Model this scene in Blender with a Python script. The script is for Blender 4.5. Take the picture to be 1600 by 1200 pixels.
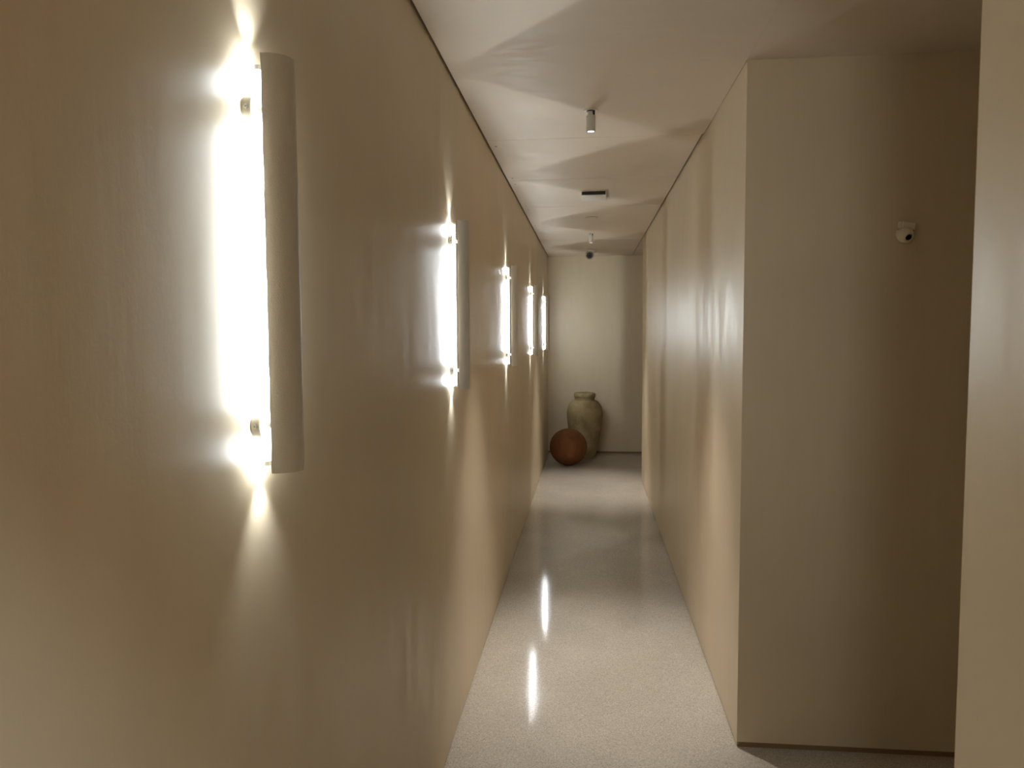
import bpy, bmesh, math, random
from mathutils import Vector, Matrix
random.seed(7)
for o in list(bpy.data.objects): bpy.data.objects.remove(o)
S = bpy.context.scene; COL = S.collection; PI = math.pi

# ------------------------------------------------------------------ camera
EYE = 1.55
def make_camera(fpx, yaw, pitch, roll):
    fw = Vector((-math.sin(yaw)*math.cos(pitch), math.cos(yaw)*math.cos(pitch), -math.sin(pitch)))
    r = Vector((math.cos(yaw), math.sin(yaw), 0)); u = r.cross(fw)
    r2 = r*math.cos(roll)+u*math.sin(roll); u2 = -r*math.sin(roll)+u*math.cos(roll)
    cd = bpy.data.cameras.new('camera'); c = bpy.data.objects.new('camera', cd); COL.objects.link(c)
    cd.sensor_width = 36; cd.lens = 36*fpx/1600; cd.clip_start = .02
    M = Matrix((r2, u2, -fw)).transposed().to_4x4(); M.translation = Vector((0, 0, EYE))
    c.matrix_world = M; S.camera = c
make_camera(1176.2, .1012, .0692, -.0055)

# ------------------------------------------------------------------ world, exposure
w = bpy.data.worlds.new('world'); S.world = w; w.use_nodes = True
w.node_tree.nodes['Background'].inputs[0].default_value = (.5, .5, .5, 1)
w.node_tree.nodes['Background'].inputs[1].default_value = .0
S.view_settings.view_transform = 'Standard'; S.view_settings.look = 'None'
S.view_settings.gamma = 1; S.view_settings.use_curve_mapping = False
S.view_settings.exposure = 0.0
TUBE_STRENGTH = 18; STRIP_STRENGTH = 1000
TUBE_COLOR = (.91, .985, 1.0, 1)
SPOT_POWER = 115
SPOT_COLOR = (1.0, .935, .86)
SPOT_ANGLE = 56
END_POWER = 1.5

def area_light(name, loc, rot, sx, sy, power, color):
    ld = bpy.data.lights.new(name, 'AREA'); ld.shape = 'RECTANGLE'; ld.size = sx; ld.size_y = sy; ld.energy = power; ld.color = color
    lo = bpy.data.objects.new(name, ld); COL.objects.link(lo); lo.location = loc; lo.rotation_euler = rot
area_light('rear_fill_light', (.02, -1.9, EYE+.93), (0, 0, 0), .6, 1.2, 6, (1, .80, .56))   # soft fill added behind the viewer, no fitting known there

# ------------------------------------------------------------------ plan of the place (metres)
XL, XR = -.5096, .5527          # corridor side walls
H = EYE+.944                    # ceiling
YC, YE, YB, YP, YR = 2.7757, 7.832, 9.597, 1.16, -3.0   # alcove corner, end of right wall, back wall, near wall end, rear
XA = 2.7                        # far side of the side rooms
LAMPS = [1.112, 2.765, 4.66, 6.62, 8.56]
SPOTS = [(.0095, 3.31), (.027, 7.40), (0.0, .30)]  # last entry is an added fill spot, out of view

# ------------------------------------------------------------------ materials
def mat(name, color, rough=.6, metal=0, spec=.5, coat=0, coat_rough=.1):
    m = bpy.data.materials.new(name); m.use_nodes = True
    b = m.node_tree.nodes['Principled BSDF']
    b.inputs['Base Color'].default_value = (*color, 1); b.inputs['Roughness'].default_value = rough
    b.inputs['Metallic'].default_value = metal; b.inputs['Specular IOR Level'].default_value = spec
    b.inputs['Coat Weight'].default_value = coat; b.inputs['Coat Roughness'].default_value = coat_rough
    return m, m.node_tree, b
def noise(nt, scale, detail=4, rough=.5, vec=None, stretch=None, dist=0):
    n = nt.nodes.new('ShaderNodeTexNoise'); n.inputs['Scale'].default_value = scale
    n.inputs['Detail'].default_value = detail; n.inputs['Roughness'].default_value = rough
    n.inputs['Distortion'].default_value = dist
    tc = nt.nodes.new('ShaderNodeTexCoord'); mp = nt.nodes.new('ShaderNodeMapping')
    if stretch: mp.inputs['Scale'].default_value = stretch
    nt.links.new(tc.outputs['Object'], mp.inputs['Vector']); nt.links.new(mp.outputs[0], n.inputs['Vector'])
    return n
def ramp(nt, src, stops):
    r = nt.nodes.new('ShaderNodeValToRGB'); e = r.color_ramp.elements
    for i, (p, c) in enumerate(stops):
        el = e[i] if i < 2 else e.new(p)
        el.position = p; el.color = (*c, 1) if len(c) == 3 else c
    nt.links.new(src, r.inputs[0]); return r
def mul(nt, a, b):
    m = nt.nodes.new('ShaderNodeMix'); m.data_type = 'RGBA'; m.blend_type = 'MULTIPLY'; m.inputs[0].default_value = 1
    nt.links.new(a, m.inputs[6]); nt.links.new(b, m.inputs[7]); return m.outputs[2]
def bump(nt, b, src, strength, dist, prev=None):
    n = nt.nodes.new('ShaderNodeBump'); n.inputs['Strength'].default_value = strength; n.inputs['Distance'].default_value = dist
    nt.links.new(src, n.inputs['Height'])
    if prev: nt.links.new(prev.outputs[0], n.inputs['Normal'])
    nt.links.new(n.outputs[0], b.inputs['Normal']); return n
def g(v): return (v, v, v)

def plaster(name, base, rough=(.34, .52), streak=(1, .55, .12), spec=.38):
    m, nt, b = mat(name, base, spec=spec)
    n1 = noise(nt, 1.6, 5, .55, stretch=(1, 1, .6)); n2 = noise(nt, 26, 5, .6, stretch=streak)
    n3 = noise(nt, 160, 3, .6)
    c1 = ramp(nt, n1.outputs[0], [(.3, tuple(x*.95 for x in base)), (.7, tuple(min(1, x*1.04) for x in base))])
    c2 = ramp(nt, n2.outputs[0], [(.3, g(.965)), (.7, g(1.0))])
    nt.links.new(mul(nt, c1.outputs[0], c2.outputs[0]), b.inputs['Base Color'])
    rr = ramp(nt, n2.outputs[0], [(.35, g(rough[0])), (.68, g(rough[1]))]); nt.links.new(rr.outputs[0], b.inputs['Roughness'])
    p = bump(nt, b, n1.outputs[0], .12, .02)
    p = bump(nt, b, n2.outputs[0], .17, .003, p)
    bump(nt, b, n3.outputs[0], .10, .0012, p)
    return m
WALL = (.79, .665, .485)
M_wall = plaster('clay_plaster', WALL)
M_ceil = plaster('ceiling_plaster', (.80, .675, .545), (.42, .58), (.35, 1, 1), .3)

def floor_mat():
    base = (.62, .57, .495)
    m, nt, b = mat('polished_concrete', base, .2, 0, .22)
    n1 = noise(nt, 1.1, 6, .6); n2 = noise(nt, 190, 3, .7)
    v = nt.nodes.new('ShaderNodeTexVoronoi'); v.inputs['Scale'].default_value = 260
    tc = nt.nodes.new('ShaderNodeTexCoord'); nt.links.new(tc.outputs['Object'], v.inputs['Vector'])
    c1 = ramp(nt, n1.outputs[0], [(.3, tuple(x*.86 for x in base)), (.7, tuple(x*1.08 for x in base))])
    c2 = ramp(nt, n2.outputs[0], [(.32, g(.70)), (.55, g(1.0))])
    sep = nt.nodes.new('ShaderNodeSeparateColor'); nt.links.new(v.outputs['Color'], sep.inputs[0])
    c3 = ramp(nt, sep.outputs[0], [(.0, g(.72)), (.35, g(.97)), (.85, g(1.0)), (.95, g(1.18))])
    nt.links.new(mul(nt, mul(nt, c1.outputs[0], c2.outputs[0]), c3.outputs[0]), b.inputs['Base Color'])
    n4 = noise(nt, 3, 5, .65)
    rr = ramp(nt, n4.outputs[0], [(.35, g(.07)), (.7, g(.13))]); nt.links.new(rr.outputs[0], b.inputs['Roughness'])
    bump(nt, b, n2.outputs[0], .03, .001)
    return m
M_floor = floor_mat()
M_dark = mat('shadow_gap', (.015, .012, .01), .9)[0]
M_base = mat('recessed_base', (.30, .20, .11), .7)[0]
def emit(name, color, s):
    m = bpy.data.materials.new(name); m.use_nodes = True; nt = m.node_tree; nt.nodes.clear()
    e = nt.nodes.new('ShaderNodeEmission'); e.inputs[0].default_value = color; e.inputs[1].default_value = s
    o = nt.nodes.new('ShaderNodeOutputMaterial'); nt.links.new(e.outputs[0], o.inputs[0]); return m
M_tube = emit('tube_glow', TUBE_COLOR, TUBE_STRENGTH)
M_strip = emit('led_strip_glow', TUBE_COLOR, STRIP_STRENGTH)
M_lens = emit('spot_lens_glow', (1, .98, .95, 1), 6)
def shade_mat():
    base = (.76, .73, .68)
    m, nt, b = mat('rough_ceramic', base, .48)
    n1 = noise(nt, 9, 5, .6, stretch=(1, 1, .35)); n2 = noise(nt, 420, 3, .6)
    c1 = ramp(nt, n1.outputs[0], [(.3, tuple(x*.9 for x in base)), (.7, tuple(x*1.05 for x in base))])
    nt.links.new(c1.outputs[0], b.inputs['Base Color'])
    p = bump(nt, b, n1.outputs[0], .3, .004); bump(nt, b, n2.outputs[0], .5, .0012, p)
    return m
M_shade = shade_mat()
M_mount = mat('off_white_metal', (.72, .70, .62), .45)[0]
M_screw = mat('zinc_screw', (.55, .62, .66), .25, 1)[0]
M_black = mat('black_plastic', (.012, .012, .013), .4)[0]
M_white = mat('off_white_plastic', (.78, .74, .67), .5)[0]
M_spotbody = mat('matt_grey_paint', (.68, .64, .57), .5)[0]
M_glass = mat('dark_glass', (.005, .005, .007), .08)[0]
M_cream = mat('cream_plastic', (.80, .74, .58), .35)[0]
def pot_mat(name, a, b_, sc, rough=.75):
    m, nt, b = mat(name, a, rough)
    n1 = noise(nt, sc, 6, .65, dist=.6); n2 = noise(nt, 90, 4, .6)
    c1 = ramp(nt, n1.outputs[0], [(.34, a), (.66, b_)])
    c2 = ramp(nt, n2.outputs[0], [(.3, g(.82)), (.65, g(1.0))])
    nt.links.new(mul(nt, c1.outputs[0], c2.outputs[0]), b.inputs['Base Color'])
    p = bump(nt, b, n1.outputs[0], .4, .01); bump(nt, b, n2.outputs[0], .3, .003, p)
    return m
M_jar = pot_mat('weathered_clay', (.33, .255, .12), (.56, .45, .25), 6)
M_ball = pot_mat('terracotta', (.16, .054, .015), (.27, .10, .027), 4)

# ------------------------------------------------------------------ helpers
def obj(name, bm, m, parent=None, smooth=False, kind=None, bevel=0, **props):
    me = bpy.data.meshes.new(name)
    bmesh.ops.recalc_face_normals(bm, faces=bm.faces)
    bm.to_mesh(me); bm.free()
    me.materials.append(m)
    o = bpy.data.objects.new(name, me); COL.objects.link(o)
    if smooth:
        for p in me.polygons: p.use_smooth = True
    if bevel:
        bv = o.modifiers.new('bevel', 'BEVEL'); bv.width = bevel; bv.segments = 2; bv.limit_method = 'ANGLE'
    if parent: o.parent = parent
    if kind: o['kind'] = kind
    for k, v in props.items(): o[k] = v
    return o
def empty(name, loc, label, cat, group=None):
    o = bpy.data.objects.new(name, None); COL.objects.link(o); o.location = loc; o.empty_display_size = .05
    o['label'] = label; o['category'] = cat
    if group: o['group'] = group
    return o
def box(bm, x0, x1, y0, y1, z0, z1):
    v = [bm.verts.new((x, y, z)) for z in (z0, z1) for x, y in ((x0, y0), (x1, y0), (x1, y1), (x0, y1))]
    for f in ((0, 3, 2, 1), (4, 5, 6, 7), (0, 1, 5, 4), (1, 2, 6, 5), (2, 3, 7, 6), (3, 0, 4, 7)):
        bm.faces.new([v[i] for i in f])
    return bm
def prism(pts, z0, z1):
    bm = bmesh.new(); a = [bm.verts.new((x, y, z0)) for x, y in pts]; b = [bm.verts.new((x, y, z1)) for x, y in pts]
    n = len(pts); bm.faces.new(a[::-1]); bm.faces.new(b)
    for i in range(n): bm.faces.new((a[i], a[(i+1) % n], b[(i+1) % n], b[i]))
    return bm
def nb(*a): return box(bmesh.new(), *a)
def lathe(prof, seg=32, M=None, bm=None, a0=0, a1=2*PI):
    """profile of (radius, height) turned about z; closed where radius is 0"""
    bm = bm or bmesh.new(); full = abs(a1-a0-2*PI) < 1e-6; n = seg if full else seg+1; rings = []
    for r, z in prof:
        if r < 1e-7: rings.append([bm.verts.new((0, 0, z))]*n)
        else: rings.append([bm.verts.new((r*math.cos(a0+(a1-a0)*i/seg), r*math.sin(a0+(a1-a0)*i/seg), z)) for i in range(n)])
    for p, q in zip(rings, rings[1:]):
        for i in range(seg):
            j = (i+1) % n; vs = []
            for v in (p[i], p[j], q[j], q[i]):
                if v not in vs: vs.append(v)
            if len(vs) > 2: bm.faces.new(vs)
    if M: bmesh.ops.transform(bm, matrix=M, verts=bm.verts)
    return bm
def smooth_by_angle(o, ang=35):
    me = o.data
    for p in me.polygons: p.use_smooth = True
    me.set_sharp_from_angle(angle=math.radians(ang))

# ------------------------------------------------------------------ setting
T = .12; G = .006; GB = .022
struct = dict(kind='structure')
obj('floor', nb(XL-T, XA+T, YR-T, YB+T, -.12, 0), M_floor, **struct)
obj('wall_left', nb(XL-T, XL, YR, YB, G, H+.02), M_wall, **struct)
obj('baseboard_left', nb(XL-T, XL-.008, YR, YB, 0, G), M_dark, **struct)
obj('wall_back', nb(XL, XA, YB, YB+T, GB, H+.02), M_wall, **struct)
obj('baseboard_back', nb(XL, XA, YB+.008, YB+T, 0, GB), M_base, **struct)
obj('wall_right', prism([(XR, YC), (XR+T, YC+T), (XR+T, YE-T), (XR, YE)], G, H+.02), M_wall, bevel=.002, **struct)
obj('baseboard_right', prism([(XR+.008, YC+.008), (XR+T, YC+T), (XR+T, YE-T), (XR+.008, YE-.008)], 0, G), M_dark, **struct)
obj('wall_alcove', prism([(XR, YC), (XA, YC), (XA, YC+T), (XR+T, YC+T)], GB, H+.02), M_wall, **struct)
obj('baseboard_alcove', prism([(XR+.008, YC+.006), (XA, YC+.006), (XA, YC+T), (XR+T, YC+T)], 0, GB), M_base, **struct)
obj('wall_passage', prism([(XR, YE), (XR+T, YE-T), (XA, YE-T), (XA, YE)], 0, H+.02), M_wall, **struct)
obj('wall_near', prism([(XR, YR), (XR+T, YR), (XR+T, YP-T), (XR, YP)], 0, H+.02), M_wall, bevel=.002, **struct)
obj('wall_near_return', prism([(XR, YP), (XR+T, YP-T), (XA, YP-T), (XA, YP)], 0, H+.02), M_wall, **struct)
obj('wall_outer', nb(XA, XA+T, YR, YB, 0, H+.02), M_wall, **struct)
obj('wall_rear', nb(XL, XA, YR-T, YR, 0, H+.02), M_wall, **struct)
# ceiling: a dark slab with lighter panels hung below it, gaps left between
ceil = obj('ceiling', nb(XL-T, XA+T, YR-T, YB+T, H+.02, H+.10), M_dark, **struct)
obj('ceiling_panel', nb(XL+.008, XR-.002, YR, 3.765, H, H+.019), M_ceil, ceil, bevel=.001)
obj('ceiling_panel', nb(XR-.002, XA, YR, YC-.002, H, H+.019), M_ceil, ceil)
seams = [3.768, 4.762, 5.79, 6.84, 7.90, 8.92, YB]
for i, (a, b) in enumerate(zip(seams, seams[1:])):
    ga = .0035 if i < 2 else .002
    p = obj('ceiling_panel', nb(XL+.008, XR-.010, a, b-ga, H+random.uniform(-.0006, .0006), H+.019), M_ceil, ceil, bevel=.0012)
    for yy in (a+.12, b-.07) if i < 3 else ():
        obj('screw', lathe([(0, H-.0016), (.0045, H-.0014), (.006, H+.001)], 10, Matrix.Translation((XL+.042+random.uniform(-.004, .004), yy, 0))), M_black, p)
obj('ceiling_panel', nb(XR-.003, XA, YE+.001, YB, H, H+.019), M_ceil, ceil)

# ------------------------------------------------------------------ wall lamps
RS, TH = .0325, .0055
CX = .040                      # shade centre off the wall
ZT, ZB = .406, -.211           # shade ends relative to eye height
def make_lamp(label):
    root = empty('wall_lamp', (XL, LAMPS[0], EYE), label, 'wall lamp', 'half tube lamps in a row on the left wall')
    # shade: half pipe, open side to the wall
    bm = bmesh.new(); ns, nz = 32, 30; SA = math.radians(98); rings = []
    for k in range(nz+1):
        z = ZB+(ZT-ZB)*k/nz; ring = []
        wob = .0006*math.sin(k*1.7)+random.uniform(-.0005, .0005)
        for i in range(ns+1):
            a = -SA+2*SA*i/ns; r = RS+(wob if i in (0, ns) else 0)
            ring.append(bm.verts.new((CX+r*math.cos(a), r*math.sin(a), z)))
        for i in range(ns, -1, -1):
            a = -SA+2*SA*i/ns; r = RS-TH
            ring.append(bm.verts.new((CX+r*math.cos(a), r*math.sin(a), z)))
        rings.append(ring)
    n = len(rings[0])
    for p, q in zip(rings, rings[1:]):
        for i in range(n): bm.faces.new((p[i], p[(i+1) % n], q[(i+1) % n], q[i]))
    for r in (rings[0], rings[-1]):
        for i in range(ns): bm.faces.new((r[i], r[i+1], r[n-2-i], r[n-1-i]))
    s = obj('shade', bm, M_shade, root); smooth_by_angle(s, 50)
    # glowing tube with its two end caps
    tx = .0165
    t = obj('light_tube', lathe([(.006, ZB+.014), (.006, ZT-.014)], 12, Matrix.Translation((tx, 0, 0))), M_tube, root)
    obj('led_strip', nb(.0094, .0098, -.005, .005, ZB+.014, ZT-.014), M_strip, t)
    for z0, z1 in ((ZB+.007, ZB+.014), (ZT-.014, ZT-.007)):
        obj('end_cap', lathe([(0, z0), (.0068, z0), (.0068, z1), (0, z1)], 12, Matrix.Translation((tx, 0, 0))), M_mount, t)
    for z, s_ in ((ZT-.004, 1), (ZB+.004, -1)):      # light spilling from the tube's ends along the wall
        ld = bpy.data.lights.get('tube_end_light') or bpy.data.lights.new('tube_end_light', 'SPOT')
        ld.energy = END_POWER; ld.color = TUBE_COLOR[:3]; ld.spot_size = math.radians(80); ld.spot_blend = 1; ld.shadow_soft_size = .004
        lo = bpy.data.objects.new('tube_end_light', ld); COL.objects.link(lo); lo.parent = root
        lo.location = (.026, 0, z); lo.rotation_euler = (0, PI-.10 if s_ > 0 else .10, 0)
    for z in (.333, -.141):
        R = Matrix.Translation((0, 0, z)) @ Matrix.Rotation(PI/2, 4, 'Y')
        d = obj('wall_mount', lathe([(0, .0005), (.0235, .0005), (.0245, .002), (.0245, .013), (.0235, .0145), (0, .0145)], 32, R), M_mount, root)
        smooth_by_angle(d)
        obj('screw', lathe([(0, 0), (.0036, 0), (.0036, .0012), (.0014, .0016), (.0008, .0006), (0, .0006)], 12,
            Matrix.Translation((.008, -.0243, z)) @ Matrix.Rotation(PI/2, 4, 'X')), M_screw, d)
        k = obj('stem', lathe([(.006, .0145), (.006, CX-.008), (.009, CX-.004), (.009, CX+.002), (0, CX+.002)], 16, R), M_mount, root); smooth_by_angle(k)
    return root
LL = ['pale half-pipe wall lamp nearest the viewer, the largest on the left wall',
      'slim half-pipe wall lamp, second from the viewer along the left wall',
      'slim half-pipe wall lamp, the middle one of the five on the left wall',
      'thin half-pipe wall lamp, fourth along the left wall, last but one before the back wall',
      'thin half-pipe wall lamp closest to the corridor back wall and clay pots']
def copy_tree(o, parent=None):
    c = o.copy(); COL.objects.link(c); c.parent = parent
    for ch in list(o.children): copy_tree(ch, c)
    return c
lamp0 = make_lamp(LL[0])
for y, l in list(zip(LAMPS, LL))[1:]:
    c = copy_tree(lamp0); c.location.y = y; c['label'] = l

# ------------------------------------------------------------------ ceiling spots
def make_spot(x, y, label):
    root = empty('ceiling_spotlight', (x, y, H), label, 'spotlight', 'cylinder spots along the corridor ceiling')
    f = obj('ceiling_plate', lathe([(.016, 0), (.030, 0), (.030, -.002), (.028, -.004), (.016, -.0035), (.016, 0)], 32), M_white, root); smooth_by_angle(f)
    obj('swivel', lathe([(0, -.0005), (.0185, -.0005), (.0185, -.006), (0, -.006)], 24), M_black, root)
    obj('hinge', nb(.008, .017, -.006, .006, -.024, -.005), M_black, root)
    bm = lathe([(.0195, -.024), (.0195, -.090), (.0165, -.090), (.0165, -.084), (0, -.084)], 32)
    lathe([(0, -.024), (.0195, -.024)], 32, bm=bm)
    bmesh.ops.remove_doubles(bm, verts=bm.verts, dist=1e-5)
    b = obj('body', bm, M_spotbody, root); smooth_by_angle(b)
    obj('collar', nb(-.0135, .0065, -.012, .012, -.0245, -.0065), M_spotbody, b, bevel=.002)
    obj('rim', lathe([(.0170, -.091), (.0192, -.091), (.0192, -.089), (.0170, -.089), (.0170, -.091)], 32), M_black, root)
    obj('lens', lathe([(0, -.0855), (.0150, -.0855)], 24), M_lens, root)
    return root
def spot_lamp(x, y):
    ld = bpy.data.lights.new('spot_beam', 'SPOT'); ld.energy = SPOT_POWER; ld.color = SPOT_COLOR
    ld.spot_size = math.radians(SPOT_ANGLE); ld.spot_blend = .9; ld.shadow_soft_size = .014
    lo = bpy.data.objects.new('spot_beam', ld); COL.objects.link(lo); lo.location = (x, y, H-.094)
    return lo
make_spot(*SPOTS[0], 'small grey cylinder spotlight on the ceiling nearer the viewer, its lens glowing')
make_spot(*SPOTS[1], 'small cylinder spotlight far down the corridor ceiling just before the black-faced camera')
for x, y in SPOTS:
    sl = spot_lamp(x, y)
    if y < 1: sl.data.energy = SPOT_POWER*.7; sl.data.color = (.86, .95, 1); sl.data.spot_size = math.radians(66); sl.data.spot_blend = 1  # unseen spot without a fitting, added to brighten the walls near the viewer

# ------------------------------------------------------------------ ceiling fittings
r = empty('ceiling_sensor_box', (.030, 5.30, H), 'flat white rectangular box on the corridor ceiling with a dark front face', 'ceiling unit')
r.rotation_euler.z = -.03
obj('housing', nb(-.078, .092, -.105, .125, -.026, 0), M_white, r, bevel=.004)
obj('dark_front', nb(-.072, .086, -.1085, -.104, -.0225, -.0015), M_black, r)  # flat black plate across the front of the housing
r = empty('ceiling_disc', (.023, 6.36, H), 'thin round pale disc on the corridor ceiling beyond the white box', 'smoke detector')
o = obj('cover', lathe([(0, -.016), (.036, -.0155), (.050, -.012), (.055, -.006), (.055, -.003)], 40), M_ceil, r); smooth_by_angle(o, 60)
obj('base_ring', lathe([(.050, -.003), (.050, 0), (0, 0)], 40), M_black, r)

r = empty('security_camera', (.012, 8.86, H), 'white ball security camera with black face hanging from the far corridor ceiling', 'camera')
o = obj('mount_base', lathe([(0, 0), (.056, 0), (.058, -.006), (.054, -.018), (.046, -.034), (0, -.034)], 36, Matrix.Translation((.022, .02, 0))), M_white, r); smooth_by_angle(o)
look = Vector((0, -1, -.22)).normalized(); q = look.to_track_quat('Z', 'Y').to_matrix().to_4x4()
Mx = Matrix.Translation((0, -.012, -.062)) @ q
prof = [(0, -.050)]+[(.050*math.sin(a), -.050*math.cos(a)) for a in [PI*i/18 for i in range(1, 14)]]
prof += [(.0375, .036), (0, .036)]
o = obj('ball_housing', lathe(prof, 36, Mx), M_white, r); smooth_by_angle(o)
o = obj('face', lathe([(.0345, .0355), (.0345, .040), (.030, .044), (0, .046)], 32, Mx), M_black, r); smooth_by_angle(o)
o = obj('lens', lathe([(.012, .045), (.012, .049), (.009, .0495), (.006, .048), (0, .049)], 24, Mx), M_glass, r); smooth_by_angle(o)

r = empty('alcove_camera', (1.0925, YC, EYE+.34), 'small cream camera with tilted dark lens on the shaded alcove wall', 'camera')
r.rotation_euler.y = .14
o = obj('wall_bracket', nb(-.021, .024, -.034, 0, .004, .030), M_cream, r, bevel=.004)
o = obj('bracket_side', nb(-.025, -.018, -.030, 0, .006, .031), M_cream, r, bevel=.002)
look = Vector((.34, -.86, -.50)).normalized(); q = look.to_track_quat('Z', 'Y').to_matrix().to_4x4()
prof = [(0, -.027)]+[(.027*math.sin(a), -.027*math.cos(a)) for a in [PI*i/16 for i in range(1, 12)]]
prof += [(.019, .0215), (.013, .023), (.0115, .020), (0, .019)]
Mx = Matrix.Translation((-.004, -.026, -.014)) @ q
o = obj('ball_housing', lathe(prof, 32, Mx), M_cream, r); smooth_by_angle(o)
o = obj('lens', lathe([(.0105, .0195), (.0105, .022), (.007, .0235), (0, .024)], 24, Mx), M_glass, r); smooth_by_angle(o)
obj('socket', nb(-.018, .020, -.030, -.001, -.001, .0045), M_black, r)
obj('side_cheek', prism([(-.030, -.012), (-.024, -.034), (-.020, -.034), (-.020, -.008)], -.020, .0), M_cream, r, bevel=.001)

# ------------------------------------------------------------------ pots
def lerp_profile(pts, n=6):
    out = []
    for i in range(len(pts)-1):
        p0 = pts[max(0, i-1)]; p1 = pts[i]; p2 = pts[i+1]; p3 = pts[min(len(pts)-1, i+2)]
        for k in range(n):
            t = k/n; out.append(tuple(.5*((2*p1[j])+(-p0[j]+p2[j])*t+(2*p0[j]-5*p1[j]+4*p2[j]-p3[j])*t*t+(-p0[j]+3*p1[j]-3*p2[j]+p3[j])*t**3) for j in (0, 1)))
    out.append(pts[-1]); return out
r = empty('clay_jar', (-.043, 9.262, 0), 'tall pale weathered clay jar with rolled rim standing against the back wall', 'jar')
body = [(.120, 0), (.126, .015), (.144, .07), (.171, .19), (.198, .334), (.211, .43), (.219, .523), (.215, .59), (.196, .65), (.158, .695), (.118, .712)]
pr = lerp_profile(body, 5)
inner = [(.105, .716), (.150, .690), (.195, .60), (.200, .52), (.170, .30), (.11, .04), (0, .03)]
o = obj('body', lathe([(0, 0)]+pr+inner, 56), M_jar, r); smooth_by_angle(o, 60)
rim = [(.108, .712), (.122, .710), (.121, .728), (.123, .743), (.131, .750), (.134, .765), (.133, .783), (.126, .796), (.116, .800), (.106, .790), (.101, .765), (.103, .730), (.108, .712)]
o = obj('rim', lathe(rim, 56), M_jar, r); smooth_by_angle(o, 60)
o.rotation_euler = (0, 0, 0)
R0 = .2165
bm = bmesh.new(); bmesh.ops.create_uvsphere(bm, u_segments=56, v_segments=36, radius=R0)
for v in bm.verts:
    v.co.z *= .985; v.co.z += R0*.985
    if v.co.z < .008: v.co.z = .0
o = obj('terracotta_ball', bm, M_ball, smooth=True, label='round terracotta ball lying on the floor in front of the tall clay jar', category='clay ball')
o.location = (-.2302, 8.71, 0)
